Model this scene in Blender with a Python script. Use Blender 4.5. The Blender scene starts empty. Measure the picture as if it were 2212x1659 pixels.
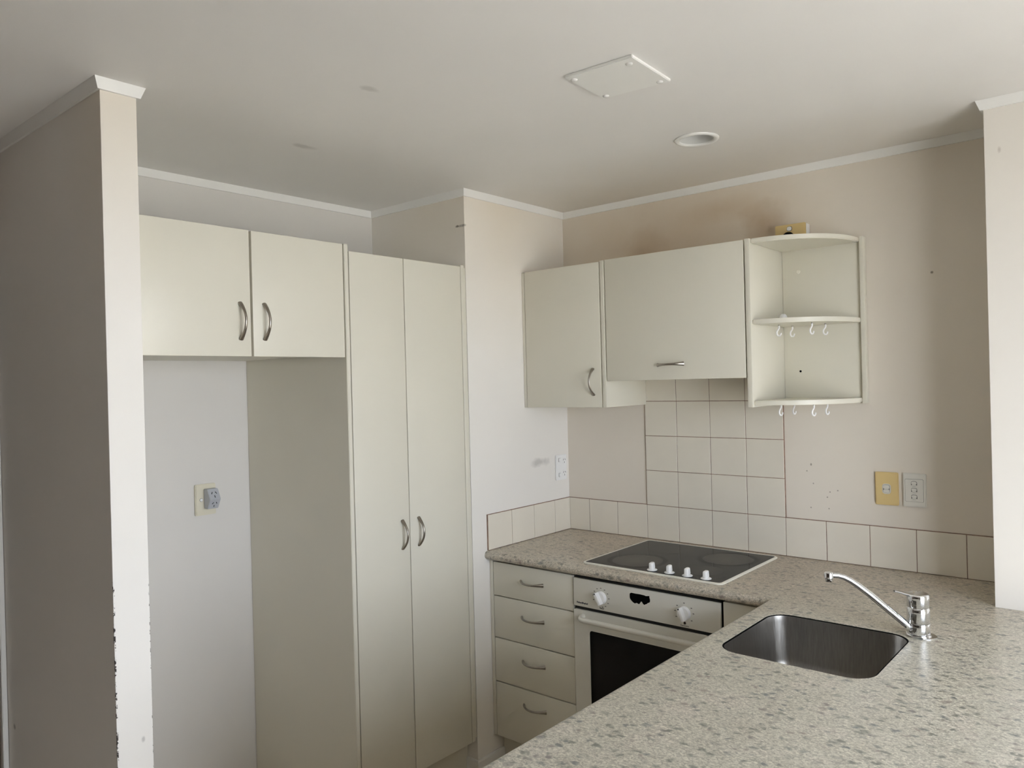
import bpy, bmesh, math, random
from mathutils import Vector, Matrix, Euler
random.seed(7)
PI = math.pi
SC = bpy.context.scene
COL = SC.collection

# ------------------------------------------------------------------ camera
def make_camera():
    f_px, yaw, pitch, roll = 1671.4, 0.70631, -0.00217, -0.02557
    fw = Vector((-math.sin(yaw)*math.cos(pitch), math.cos(yaw)*math.cos(pitch), math.sin(pitch)))
    r0 = fw.cross(Vector((0, 0, 1))).normalized(); u0 = r0.cross(fw)
    r = math.cos(roll)*r0 + math.sin(roll)*u0
    u = -math.sin(roll)*r0 + math.cos(roll)*u0
    cd = bpy.data.cameras.new('camera'); cam = bpy.data.objects.new('camera', cd); COL.objects.link(cam)
    cd.sensor_width = 36.0; cd.sensor_fit = 'HORIZONTAL'; cd.lens = f_px/2212.0*36.0
    cd.clip_start = 0.02
    M = Matrix((r, u, -fw)).transposed().to_4x4(); M.translation = Vector((2.1683, -2.9369, 1.5933))
    cam.matrix_world = M
    SC.camera = cam
make_camera()

# ------------------------------------------------------------------ light
SKY_COL = (0.87, 0.90, 1.0)
SKY_STRENGTH = 15.7
EXPOSURE = 0.0
w = bpy.data.worlds.new('world'); SC.world = w; w.use_nodes = True
bg = w.node_tree.nodes['Background']
bg.inputs[0].default_value = (*SKY_COL, 1); bg.inputs[1].default_value = SKY_STRENGTH
SC.view_settings.view_transform = 'Standard'
SC.view_settings.look = 'None'
SC.view_settings.gamma = 1.0
SC.view_settings.use_curve_mapping = False
SC.view_settings.exposure = EXPOSURE
try:
    SC.cycles.max_bounces = 12; SC.cycles.diffuse_bounces = 8; SC.cycles.glossy_bounces = 6
    SC.cycles.use_denoising = True
    SC.cycles.sample_clamp_indirect = 8.0
except Exception:
    pass
# the glazed opening of the living side, in the wall x = WX
WX = 3.20
WIN = (-2.65, -1.00, 0.08, 2.03)     # y0, y1, z0, z1
def portal(name, loc, rot, sx, sy):
    l = bpy.data.lights.new(name, 'AREA'); l.shape = 'RECTANGLE'; l.size = sx; l.size_y = sy
    l.cycles.is_portal = True
    o = bpy.data.objects.new(name, l); COL.objects.link(o); o.location = loc; o.rotation_euler = rot
# an area light points along its local -Z; turn it towards -X
portal('window_portal', (WX+0.13, (WIN[0]+WIN[1])/2, (WIN[2]+WIN[3])/2), (0, PI/2, 0), WIN[3]-WIN[2], WIN[1]-WIN[0])
sun = bpy.data.lights.new('sun', 'SUN'); sun.energy = 30.0; sun.angle = 0.009; sun.color = (1.0, 0.95, 0.86)
so = bpy.data.objects.new('sun', sun); COL.objects.link(so); so.rotation_euler = (math.radians(-12), math.radians(-22), 0)

# ------------------------------------------------------------------ materials
MATS = {}
def new_mat(name):
    m = bpy.data.materials.new(name); m.use_nodes = True
    nt = m.node_tree; b = nt.nodes['Principled BSDF']
    return m, nt, b
def N(nt, t, **kw):
    n = nt.nodes.new(t)
    for k, v in kw.items(): setattr(n, k, v)
    return n
def math_node(nt, op, a, b=None, clamp=False):
    n = N(nt, 'ShaderNodeMath', operation=op, use_clamp=clamp)
    for i, v in enumerate((a, b)):
        if v is None: continue
        if isinstance(v, (int, float)): n.inputs[i].default_value = v
        else: nt.links.new(v, n.inputs[i])
    return n.outputs[0]
def mixc(nt, fac, a, b, blend='MIX'):
    n = N(nt, 'ShaderNodeMix', data_type='RGBA', blend_type=blend)
    for idx, v in ((0, fac), (6, a), (7, b)):
        if isinstance(v, (int, float)): n.inputs[idx].default_value = v
        elif isinstance(v, tuple): n.inputs[idx].default_value = (*v, 1) if len(v) == 3 else v
        else: nt.links.new(v, n.inputs[idx])
    return n.outputs[2]
def ramp(nt, src, stops):
    n = N(nt, 'ShaderNodeValToRGB'); e = n.color_ramp.elements
    while len(e) < len(stops): e.new(0.5)
    for i, (p, c) in enumerate(stops):
        e[i].position = p; e[i].color = (*c, 1) if isinstance(c, tuple) else (c, c, c, 1)
    nt.links.new(src, n.inputs[0]); return n.outputs[0]
def noise(nt, vec, scale, detail=3.0, rough=0.5, dist=0.0):
    n = N(nt, 'ShaderNodeTexNoise'); n.inputs['Scale'].default_value = scale
    n.inputs['Detail'].default_value = detail; n.inputs['Roughness'].default_value = rough
    n.inputs['Distortion'].default_value = dist
    if vec is not None: nt.links.new(vec, n.inputs['Vector'])
    return n.outputs[0]
def pos(nt):
    return N(nt, 'ShaderNodeNewGeometry').outputs['Position']
def scaled(nt, vec, s, loc=(0, 0, 0), rot=(0, 0, 0)):
    n = N(nt, 'ShaderNodeMapping'); n.inputs['Scale'].default_value = s
    n.inputs['Location'].default_value = loc; n.inputs['Rotation'].default_value = rot
    nt.links.new(vec, n.inputs['Vector']); return n.outputs[0]
def bump(nt, b, h, strength, dist=0.001):
    n = N(nt, 'ShaderNodeBump'); n.inputs['Strength'].default_value = strength; n.inputs['Distance'].default_value = dist
    nt.links.new(h, n.inputs['Height']); nt.links.new(n.outputs[0], b.inputs['Normal'])
def spot_mask(nt, P, c, r, soft=0.5, ragged=0.6, nscale=40):
    """a stain or tint: an ellipsoid mask at world point c with radii r and a ragged edge"""
    s = N(nt, 'ShaderNodeVectorMath', operation='SUBTRACT'); nt.links.new(P, s.inputs[0]); s.inputs[1].default_value = c
    d = N(nt, 'ShaderNodeVectorMath', operation='DIVIDE'); nt.links.new(s.outputs[0], d.inputs[0]); d.inputs[1].default_value = r
    l = N(nt, 'ShaderNodeVectorMath', operation='LENGTH'); nt.links.new(d.outputs[0], l.inputs[0])
    v = l.outputs['Value']
    if ragged:
        v = math_node(nt, 'ADD', v, math_node(nt, 'MULTIPLY', math_node(nt, 'SUBTRACT', noise(nt, P, nscale, 4), 0.5), ragged*2))
    m = N(nt, 'ShaderNodeMapRange'); m.inputs['From Min'].default_value = 1.0; m.inputs['From Max'].default_value = 1.0-soft
    m.inputs['To Min'].default_value = 0; m.inputs['To Max'].default_value = 1
    nt.links.new(v, m.inputs['Value']); return m.outputs[0]
def simple(name, col, rough=0.5, metal=0.0, spec=0.5, nvar=0.0, nscale=6.0, bmp=0.0, bscale=300.0, coat=0.0):
    m, nt, b = new_mat(name)
    b.inputs['Roughness'].default_value = rough; b.inputs['Metallic'].default_value = metal
    b.inputs['Specular IOR Level'].default_value = spec
    if coat: b.inputs['Coat Weight'].default_value = coat; b.inputs['Coat Roughness'].default_value = 0.08
    P = pos(nt)
    n = noise(nt, P, nscale, 3)
    lo = tuple(c*(1-nvar) for c in col); hi = tuple(min(1, c*(1+nvar)) for c in col)
    nt.links.new(ramp(nt, n, [(0.3, lo), (0.7, hi)]), b.inputs['Base Color'])
    if bmp: bump(nt, b, noise(nt, P, bscale, 2), bmp)
    MATS[name] = m; return m
def paint(name, col, stains_and_tints=(), rough=0.62, chips=False):
    m, nt, b = new_mat(name)
    P = pos(nt)
    n = noise(nt, P, 1.7, 4)
    c = ramp(nt, n, [(0.3, tuple(x*0.975 for x in col)), (0.7, tuple(min(1, x*1.02) for x in col))])
    for st in stains_and_tints:
        mk = spot_mask(nt, P, st['c'], st['r'], st.get('soft', 0.6), st.get('ragged', 0.5), st.get('nscale', 30))
        mk = math_node(nt, 'MULTIPLY', mk, st.get('amt', 0.5))
        c = mixc(nt, mk, c, st['col'])
    if chips:   # paint knocked off along the two arrises of the partition end
        sep = N(nt, 'ShaderNodeSeparateXYZ'); nt.links.new(P, sep.inputs[0])
        low = math_node(nt, 'LESS_THAN', sep.outputs[2], 1.12)
        fr = math_node(nt, 'GREATER_THAN', sep.outputs[0], 0.1365)
        lef = math_node(nt, 'LESS_THAN', sep.outputs[1], -2.1165)
        rig = math_node(nt, 'GREATER_THAN', sep.outputs[1], -2.0318)
        n1 = math_node(nt, 'GREATER_THAN', noise(nt, P, 60, 5, 0.75), 0.52)
        n2 = math_node(nt, 'GREATER_THAN', noise(nt, P, 70, 5, 0.75), 0.58)
        a = math_node(nt, 'MAXIMUM', math_node(nt, 'MULTIPLY', lef, n1), math_node(nt, 'MULTIPLY', rig, n2))
        a = math_node(nt, 'MULTIPLY', math_node(nt, 'MULTIPLY', a, low), fr)
        c = mixc(nt, a, c, (0.05, 0.04, 0.035))
    nt.links.new(c, b.inputs['Base Color'])
    b.inputs['Roughness'].default_value = rough; b.inputs['Specular IOR Level'].default_value = 0.35
    bump(nt, b, noise(nt, P, 260, 2), 0.06)
    MATS[name] = m; return m

WALL = (0.83, 0.805, 0.765)
BROWN = (0.42, 0.28, 0.15)
M_wall = paint('wall_paint', WALL)
YEL = (0.76, 0.67, 0.53)
M_wall_part = paint('wall_paint_partition', WALL, chips=True, stains_and_tints=[
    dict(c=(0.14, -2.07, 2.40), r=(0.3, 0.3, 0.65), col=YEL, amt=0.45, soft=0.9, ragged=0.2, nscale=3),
    dict(c=(-0.62, -2.12, 0.55), r=(0.012, 0.05, 0.011), col=(0.12, 0.11, 0.10), amt=0.6, nscale=60, ragged=0.3),
    dict(c=(-0.25, -2.12, 0.52), r=(0.006, 0.05, 0.016), col=(0.12, 0.11, 0.10), amt=0.6, nscale=60, ragged=0.3),
    dict(c=(0.14, -2.055, 0.70), r=(0.05, 0.006, 0.010), col=(0.3, 0.29, 0.28), amt=0.5, nscale=60, ragged=0.3)])
M_wall_left = paint('wall_paint_left', WALL, stains_and_tints=[
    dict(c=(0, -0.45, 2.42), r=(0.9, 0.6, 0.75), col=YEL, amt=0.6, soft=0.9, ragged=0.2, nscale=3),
    dict(c=(0, -0.215, 1.232), r=(0.1, 0.075, 0.022), col=(0.38, 0.37, 0.35), amt=0.55, soft=0.7, ragged=0.7, nscale=22),
    dict(c=(0, -0.675, 2.235), r=(0.05, 0.02, 0.008), col=(0.12, 0.10, 0.08), amt=0.8, nscale=80, ragged=0.4),
    dict(c=(-0.04, -0.667, 2.235), r=(0.012, 0.05, 0.006), col=(0.12, 0.10, 0.08), amt=0.8, nscale=80, ragged=0.5)])
M_wall_back = paint('wall_paint_back', (0.76, 0.705, 0.625), stains_and_tints=[
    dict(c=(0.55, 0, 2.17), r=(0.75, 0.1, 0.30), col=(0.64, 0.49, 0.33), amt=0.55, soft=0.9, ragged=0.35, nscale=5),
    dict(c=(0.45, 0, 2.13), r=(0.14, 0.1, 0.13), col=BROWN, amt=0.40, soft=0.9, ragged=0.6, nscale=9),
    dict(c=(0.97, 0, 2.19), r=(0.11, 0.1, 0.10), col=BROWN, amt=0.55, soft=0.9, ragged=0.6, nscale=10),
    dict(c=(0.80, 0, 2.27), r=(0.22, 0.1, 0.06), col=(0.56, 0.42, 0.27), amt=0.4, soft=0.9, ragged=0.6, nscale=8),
    dict(c=(1.553, 0, 1.931), r=(0.006, 0.1, 0.006), col=(0.2, 0.17, 0.13), amt=0.8, ragged=0.2),
    dict(c=(1.114, 0, 1.231), r=(0.0035, 0.1, 0.0035), col=(0.2, 0.17, 0.14), amt=0.7, ragged=0.2),
    dict(c=(1.137, 0, 1.185), r=(0.0035, 0.1, 0.0035), col=(0.2, 0.17, 0.14), amt=0.7, ragged=0.2),
    dict(c=(1.197, 0, 1.157), r=(0.0035, 0.1, 0.0035), col=(0.2, 0.17, 0.14), amt=0.7, ragged=0.2),
    dict(c=(1.225, 0, 1.164), r=(0.0035, 0.1, 0.0035), col=(0.2, 0.17, 0.14), amt=0.7, ragged=0.2),
    dict(c=(1.187, 0, 1.137), r=(0.0035, 0.1, 0.0035), col=(0.2, 0.17, 0.14), amt=0.7, ragged=0.2),
    dict(c=(1.126, 0, 1.094), r=(0.0035, 0.1, 0.0035), col=(0.2, 0.17, 0.14), amt=0.7, ragged=0.2),
    dict(c=(1.192, 0, 1.095), r=(0.0035, 0.1, 0.0035), col=(0.2, 0.17, 0.14), amt=0.7, ragged=0.2),
    dict(c=(1.13, 0, 1.256), r=(0.004, 0.1, 0.006), col=(0.2, 0.17, 0.13), amt=0.8, ragged=0.2)])
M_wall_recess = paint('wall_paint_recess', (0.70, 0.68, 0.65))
M_wall_right = paint('wall_paint_right', (0.80, 0.765, 0.71), stains_and_tints=[
    dict(c=(1.80, -0.305, 2.23), r=(0.006, 0.1, 0.012), col=(0.5, 0.45, 0.4), amt=0.6, ragged=0.3, nscale=60)])
M_ceil = paint('ceiling_paint', (0.81, 0.80, 0.785), stains_and_tints=[
    dict(c=(0.6, 0.05, 2.38), r=(1.5, 0.75, 0.2), col=(0.66, 0.58, 0.46), amt=0.45, soft=0.95, ragged=0.25, nscale=3),  # broad tint: warmer and darker towards the back wall
    dict(c=(0.564, -1.61, 2.38), r=(0.018, 0.035, 0.1), col=(0.45, 0.44, 0.42), amt=0.45, ragged=0.6, nscale=30),
    dict(c=(0.028, -1.438, 2.38), r=(0.022, 0.05, 0.1), col=(0.42, 0.41, 0.39), amt=0.45, ragged=0.6, nscale=30)], rough=0.6)
M_trim = simple('trim_gloss_white', (0.84, 0.84, 0.82), rough=0.32, nvar=0.01)
M_cab = simple('cabinet_cream', (0.70, 0.675, 0.585), rough=0.38, nvar=0.015, nscale=3, bmp=0.04, bscale=500)
M_carc = simple('carcass_cream', (0.69, 0.675, 0.60), rough=0.5, nvar=0.015)
M_dark = simple('shadow_gap_black', (0.012, 0.011, 0.010), rough=0.6)
M_tile = simple('tile_glazed_cream', (0.755, 0.71, 0.62), rough=0.30, nvar=0.02, nscale=9)
M_grout = simple('grout_brown', (0.27, 0.175, 0.13), rough=0.9, nvar=0.25, nscale=60)
M_pewter = simple('handle_pewter', (0.38, 0.35, 0.31), rough=0.28, metal=1.0, nvar=0.1, nscale=40)
M_chrome = simple('chrome', (0.78, 0.79, 0.81), rough=0.05, metal=1.0)
M_white = simple('white_plastic', (0.86, 0.86, 0.86), rough=0.28, nvar=0.01)
M_cream_pl = simple('cream_plastic', (0.70, 0.66, 0.53), rough=0.4, nvar=0.02)
M_yellow = simple('aged_yellow_plastic', (0.72, 0.55, 0.26), rough=0.42, nvar=0.03)
M_grey_pl = simple('grey_plastic', (0.46, 0.48, 0.52), rough=0.4, nvar=0.02)
M_ivory = simple('switch_ivory', (0.72, 0.70, 0.64), rough=0.35, nvar=0.01)
M_oven = simple('oven_enamel', (0.72, 0.705, 0.645), rough=0.34, nvar=0.01)
M_cream_trim = simple('hob_trim_cream', (0.78, 0.76, 0.68), rough=0.35)
M_black = simple('black_print', (0.003, 0.003, 0.003), rough=0.9, spec=0.05)
M_navy = simple('navy_print', (0.012, 0.016, 0.06), rough=0.5)
M_greyprint = simple('grey_print', (0.10, 0.095, 0.085), rough=0.6)
M_glass_black = simple('oven_glass_black', (0.003, 0.003, 0.003), rough=0.12, spec=0.25)
M_screw = simple('painted_screw', (0.80, 0.80, 0.79), rough=0.25)
M_refl = simple('downlight_reflector', (0.62, 0.62, 0.60), rough=0.30, metal=0.0)
M_lamp = simple('lamp_glass', (0.55, 0.55, 0.53), rough=0.2)
M_floor = simple('floor_vinyl', (0.70, 0.61, 0.50), rough=0.45, nvar=0.15, nscale=5)
M_rear = simple('rear_wall_dark', (0.22, 0.18, 0.15), rough=0.8, nvar=0.05)  # unseen walls, made dark to cut bounce light onto the partition
M_carpet = simple('living_carpet', (0.20, 0.165, 0.13), rough=0.95, nvar=0.08, nscale=40, bmp=0.3, bscale=400)
M_ground = simple('patio_concrete', (0.45, 0.42, 0.38), rough=0.9, nvar=0.1, nscale=3)
M_alu = simple('window_aluminium', (0.75, 0.75, 0.74), rough=0.4)

def laminate():
    m, nt, b = new_mat('worktop_laminate')
    P = pos(nt)
    Ps = scaled(nt, P, (1.0, 1.45, 1.45), rot=(0, 0, 0.70))
    big = noise(nt, P, 9, 4, 0.6)
    base = ramp(nt, big, [(0.30, (0.50, 0.475, 0.41)), (0.52, (0.52, 0.502, 0.435)), (0.75, (0.58, 0.535, 0.475))])
    fine = noise(nt, Ps, 150, 4, 0.65, 0.8)
    base = mixc(nt, ramp(nt, fine, [(0.36, 0.0), (0.64, 1.0)]), mixc(nt, 1.0, base, (0.62, 0.61, 0.59), 'MULTIPLY'), mixc(nt, 1.0, base, (1.38, 1.37, 1.34), 'MULTIPLY'))
    # grey-green flecks
    v = N(nt, 'ShaderNodeTexVoronoi', feature='F1'); v.inputs['Scale'].default_value = 40; v.inputs['Randomness'].default_value = 1.0
    warp = N(nt, 'ShaderNodeVectorMath', operation='ADD'); nt.links.new(Ps, warp.inputs[0])
    nz = N(nt, 'ShaderNodeTexNoise'); nz.inputs['Scale'].default_value = 70; nt.links.new(P, nz.inputs['Vector'])
    ws = N(nt, 'ShaderNodeVectorMath', operation='SCALE'); nt.links.new(nz.outputs['Color'], ws.inputs[0]); ws.inputs['Scale'].default_value = 0.030
    nt.links.new(ws.outputs[0], warp.inputs[1]); nt.links.new(warp.outputs[0], v.inputs['Vector'])
    d = ramp(nt, v.outputs['Distance'], [(0.16, 1.0), (0.50, 0.0)])
    rnd = N(nt, 'ShaderNodeSeparateColor'); nt.links.new(v.outputs['Color'], rnd.inputs[0])
    pick = ramp(nt, rnd.outputs[0], [(0.40, 0.0), (0.52, 1.0)])
    fl = math_node(nt, 'MULTIPLY', math_node(nt, 'MULTIPLY', d, pick), 0.95)
    fcol = ramp(nt, rnd.outputs[1], [(0.0, (0.17, 0.175, 0.145)), (0.45, (0.22, 0.22, 0.19)), (0.7, (0.17, 0.185, 0.185)), (1.0, (0.30, 0.24, 0.21))])
    c = mixc(nt, fl, base, fcol)
    # small second flecks
    v2 = N(nt, 'ShaderNodeTexVoronoi', feature='F1'); v2.inputs['Scale'].default_value = 105
    nt.links.new(warp.outputs[0], v2.inputs['Vector'])
    d2 = ramp(nt, v2.outputs['Distance'], [(0.18, 1.0), (0.38, 0.0)])
    r2 = N(nt, 'ShaderNodeSeparateColor'); nt.links.new(v2.outputs['Color'], r2.inputs[0])
    f2 = math_node(nt, 'MULTIPLY', math_node(nt, 'MULTIPLY', d2, ramp(nt, r2.outputs[0], [(0.6, 0.0), (0.7, 1.0)])), 0.45)
    c = mixc(nt, f2, c, (0.22, 0.205, 0.18))
    # two small burn marks left of the hob
    for cc, rr in (((0.222, -0.225, 0.9), (0.016, 0.006, 0.02)), ((0.372, -0.502, 0.9), (0.012, 0.005, 0.02))):
        c = mixc(nt, math_node(nt, 'MULTIPLY', spot_mask(nt, P, cc, rr, 0.4, 0.5, 120), 0.9), c, (0.03, 0.022, 0.018))
    c = mixc(nt, math_node(nt, 'MULTIPLY', spot_mask(nt, P, (0.75, 0.05, 0.9), (1.7, 0.95, 0.3), 0.7, 0.25, 4), 0.9), c, (0.90, 0.795, 0.745), 'MULTIPLY')  # back run painted browner for the warm bounce light there
    nt.links.new(c, b.inputs['Base Color'])
    b.inputs['Roughness'].default_value = 0.33; b.inputs['Specular IOR Level'].default_value = 0.5
    bump(nt, b, fine, 0.05, 0.0006)
    return m
M_lam = laminate()

def steel():
    m, nt, b = new_mat('brushed_steel')
    P = pos(nt)
    st = noise(nt, scaled(nt, P, (260, 260, 14)), 1.0, 4, 0.6)
    nt.links.new(ramp(nt, st, [(0.3, (0.32, 0.305, 0.285)), (0.7, (0.41, 0.395, 0.37))]), b.inputs['Base Color'])
    b.inputs['Metallic'].default_value = 1.0
    nt.links.new(ramp(nt, st, [(0.2, 0.26), (0.8, 0.38)]), b.inputs['Roughness'])
    return m
M_steel = steel()

def hob_glass():
    m, nt, b = new_mat('hob_glass')
    P = pos(nt)
    c = mixc(nt, ramp(nt, noise(nt, P, 14, 4), [(0.4, 0.0), (0.75, 0.25)]), (0.050, 0.048, 0.044), (0.072, 0.070, 0.062))
    for (cx, cy), r, amt in (((0.612, -0.405), 0.106, 1.0), ((0.880, -0.195), 0.104, 0.95), ((0.62, -0.165), 0.082, 0.3), ((0.885, -0.405), 0.082, 0.35)):
        s = N(nt, 'ShaderNodeVectorMath', operation='DISTANCE'); nt.links.new(P, s.inputs[0]); s.inputs[1].default_value = (cx, cy, 0.9045)
        ring = math_node(nt, 'ABSOLUTE', math_node(nt, 'SUBTRACT', s.outputs['Value'], r))
        ring = math_node(nt, 'ADD', ring, math_node(nt, 'MULTIPLY', noise(nt, P, 90, 4), 0.012))
        k = ramp(nt, ring, [(0.010, 1.0), (0.020, 0.0)])
        c = mixc(nt, math_node(nt, 'MULTIPLY', k, amt), c, (0.001, 0.001, 0.001))
        inn = ramp(nt, s.outputs['Value'], [(0.0, 0.30), (r*0.92, 0.16), (r, 0.0)])
        c = mixc(nt, math_node(nt, 'MULTIPLY', inn, amt), c, (0.19, 0.175, 0.145))
    nt.links.new(c, b.inputs['Base Color'])
    b.inputs['Roughness'].default_value = 0.09; b.inputs['Specular IOR Level'].default_value = 0.042
    return m
M_hob = hob_glass()

def pane_mat():
    m, nt, b = new_mat('window_pane')
    nt.nodes.remove(b); out = nt.nodes['Material Output']
    t = N(nt, 'ShaderNodeBsdfTransparent'); g = N(nt, 'ShaderNodeBsdfGlossy'); g.inputs['Roughness'].default_value = 0.0
    t.inputs[0].default_value = (0.93, 0.95, 0.95, 1)
    x = N(nt, 'ShaderNodeMixShader'); x.inputs[0].default_value = 0.06
    nt.links.new(t.outputs[0], x.inputs[1]); nt.links.new(g.outputs[0], x.inputs[2]); nt.links.new(x.outputs[0], out.inputs[0])
    return m
M_pane = pane_mat()

# ------------------------------------------------------------------ builders
WLOC = {}
def link(name, me, mat, parent=None, center=None, smooth=False):
    o = bpy.data.objects.new(name, me); COL.objects.link(o)
    if mat is not None and not me.materials: me.materials.append(mat)
    c = Vector(center) if center is not None else Vector((0, 0, 0))
    o.location = c; WLOC[o.name] = c
    if parent is not None:
        o.parent = parent; o.matrix_parent_inverse = Matrix.Translation(-WLOC[parent.name])
    if smooth:
        me.shade_smooth()
    return o
def finish(name, bm, mat, parent=None, smooth=False, keep=False):
    """bm holds world coordinates; the object's origin goes to the middle of its box"""
    vs = [v.co for v in bm.verts]
    lo = Vector([min(v[i] for v in vs) for i in range(3)]); hi = Vector([max(v[i] for v in vs) for i in range(3)])
    c = (lo+hi)/2
    bmesh.ops.translate(bm, verts=bm.verts, vec=-c)
    bmesh.ops.recalc_face_normals(bm, faces=bm.faces)
    me = bpy.data.meshes.new(name); bm.to_mesh(me); bm.free()
    o = link(name, me, mat, parent, c)
    if smooth:
        me.shade_smooth()
        me.set_sharp_from_angle(angle=math.radians(40))
    return o
def box_bm(x0, x1, y0, y1, z0, z1, bev=0.0, seg=2, bm=None):
    own = bm is None
    t = bmesh.new()
    bmesh.ops.create_cube(t, size=1.0)
    for v in t.verts:
        v.co = Vector(((x0+x1)/2+v.co.x*(x1-x0), (y0+y1)/2+v.co.y*(y1-y0), (z0+z1)/2+v.co.z*(z1-z0)))
    if bev: bmesh.ops.bevel(t, geom=t.edges[:], offset=bev, segments=seg, affect='EDGES', profile=0.5)
    if own: return t
    me = bpy.data.meshes.new('tmp'); t.to_mesh(me); t.free(); bm.from_mesh(me); bpy.data.meshes.remove(me); return bm
def box(name, x0, x1, y0, y1, z0, z1, mat, parent=None, bev=0.0, seg=2, smooth=None):
    return finish(name, box_bm(x0, x1, y0, y1, z0, z1, bev, seg), mat, parent, smooth=bool(bev) if smooth is None else smooth)
def prism(name, poly, axis, a, b, mat, parent=None, bev=0.0, smooth=False):
    """poly: 2-D points in the plane across `axis`; extruded from a to b"""
    bm = bmesh.new()
    def P(p, t):
        return {'x': (t, p[0], p[1]), 'y': (p[0], t, p[1]), 'z': (p[0], p[1], t)}[axis]
    va = [bm.verts.new(P(p, a)) for p in poly]; vb = [bm.verts.new(P(p, b)) for p in poly]
    bm.faces.new(va); bm.faces.new(vb[::-1])
    n = len(poly)
    for i in range(n): bm.faces.new((va[i], va[(i+1) % n], vb[(i+1) % n], vb[i]))
    bmesh.ops.recalc_face_normals(bm, faces=bm.faces)
    if bev:
        bmesh.ops.bevel(bm, geom=[e for e in bm.edges if e.calc_face_angle(0) > 0.6], offset=bev, segments=2, affect='EDGES')
    return finish(name, bm, mat, parent, smooth=smooth or bool(bev))
def rrect(x0, x1, y0, y1, r, n=6):
    pts = []
    for cx, cy, a0 in ((x1-r, y1-r, 0), (x0+r, y1-r, PI/2), (x0+r, y0+r, PI), (x1-r, y0+r, 1.5*PI)):
        for i in range(n+1):
            a = a0 + i*PI/2/n; pts.append((cx+r*math.cos(a), cy+r*math.sin(a)))
    return pts
def lathe(name, prof, origin, mat, parent=None, axis=Vector((0, 0, 1)), n=32, close=True):
    """prof: (radius, height) along axis"""
    axis = Vector(axis).normalized(); q = Vector((0, 0, 1)).rotation_difference(axis)
    bm = bmesh.new(); rings = []
    for r, h in prof:
        if r < 1e-6: rings.append([bm.verts.new(Vector(origin)+q @ Vector((0, 0, h)))])
        else: rings.append([bm.verts.new(Vector(origin)+q @ Vector((r*math.cos(2*PI*i/n), r*math.sin(2*PI*i/n), h))) for i in range(n)])
    for a, b in zip(rings, rings[1:]):
        for i in range(n):
            j = (i+1) % n
            if len(a) == 1 and len(b) == 1: continue
            if len(a) == 1: bm.faces.new((a[0], b[i], b[j]))
            elif len(b) == 1: bm.faces.new((a[i], a[j], b[0]))
            else: bm.faces.new((a[i], a[j], b[j], b[i]))
    return finish(name, bm, mat, parent, smooth=True)
def tube(name, pts, radii, mat, parent=None, up=(0, 0, 1), n=12, flat=1.0, caps=True):
    """sweep of an ellipse (width radius*flat along the side vector) along pts"""
    pts = [Vector(p) for p in pts]; up = Vector(up)
    bm = bmesh.new(); rings = []
    for i, p in enumerate(pts):
        t = (pts[min(i+1, len(pts)-1)]-pts[max(i-1, 0)]).normalized()
        s = t.cross(up)
        if s.length < 1e-4: s = t.cross(Vector((1, 0, 0)))
        s.normalize(); u = s.cross(t).normalized()
        r = radii[i] if isinstance(radii, (list, tuple)) else radii
        f = flat[i] if isinstance(flat, (list, tuple)) else flat
        rings.append([bm.verts.new(p+s*(r*f*math.cos(2*PI*k/n))+u*(r*math.sin(2*PI*k/n))) for k in range(n)])
    for a, b in zip(rings, rings[1:]):
        for k in range(n):
            j = (k+1) % n; bm.faces.new((a[k], a[j], b[j], b[k]))
    if caps: bm.faces.new(rings[0][::-1]); bm.faces.new(rings[-1])
    return finish(name, bm, mat, parent, smooth=True)
def thing(name, loc, label, cat, group=None):
    o = bpy.data.objects.new(name, None); COL.objects.link(o); o.empty_display_size = 0.05
    o.location = loc; WLOC[o.name] = Vector(loc)
    o['label'] = label; o['category'] = cat
    if group: o['group'] = group
    return o
def tag(o, label, cat, group=None):
    o['label'] = label; o['category'] = cat
    if group: o['group'] = group
    return o
def struct(o):
    o['kind'] = 'structure'; return o
def text_mesh(name, body, size, origin, xdir, ydir, mat, parent, depth=0.0004):
    cu = bpy.data.curves.new('t', 'FONT'); cu.body = body; cu.size = size; cu.extrude = depth; cu.resolution_u = 2
    ob = bpy.data.objects.new('t', cu); COL.objects.link(ob)
    me = bpy.data.meshes.new_from_object(ob.evaluated_get(bpy.context.evaluated_depsgraph_get()))
    bpy.data.objects.remove(ob); bpy.data.curves.remove(cu)
    X = Vector(xdir).normalized(); Y = Vector(ydir).normalized(); Z = X.cross(Y)
    bm = bmesh.new(); bm.from_mesh(me); bpy.data.meshes.remove(me)
    for v in bm.verts: v.co = Vector(origin)+X*v.co.x+Y*v.co.y+Z*v.co.z
    return finish(name, bm, mat, parent)
def bow_handle(parent, a, b, out, label=None, sag=0.030):
    """pewter bow pull from foot a to foot b, arching along `out`"""
    a = Vector(a); b = Vector(b); out = Vector(out); n = 22; pts = []; rad = []; fl = []
    for i in range(n+1):
        t = i/n; s = 2*t-1
        h = sag*(1-abs(s)**2.2)
        pts.append(a.lerp(b, t)+out*(h-0.001)); k = abs(s)**3
        rad.append(0.0033+0.0019*k); fl.append(1.25+0.35*k)
    up = out
    o = tube('handle', pts, rad, M_pewter, parent, up=up, n=12, flat=fl)
    return o

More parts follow.
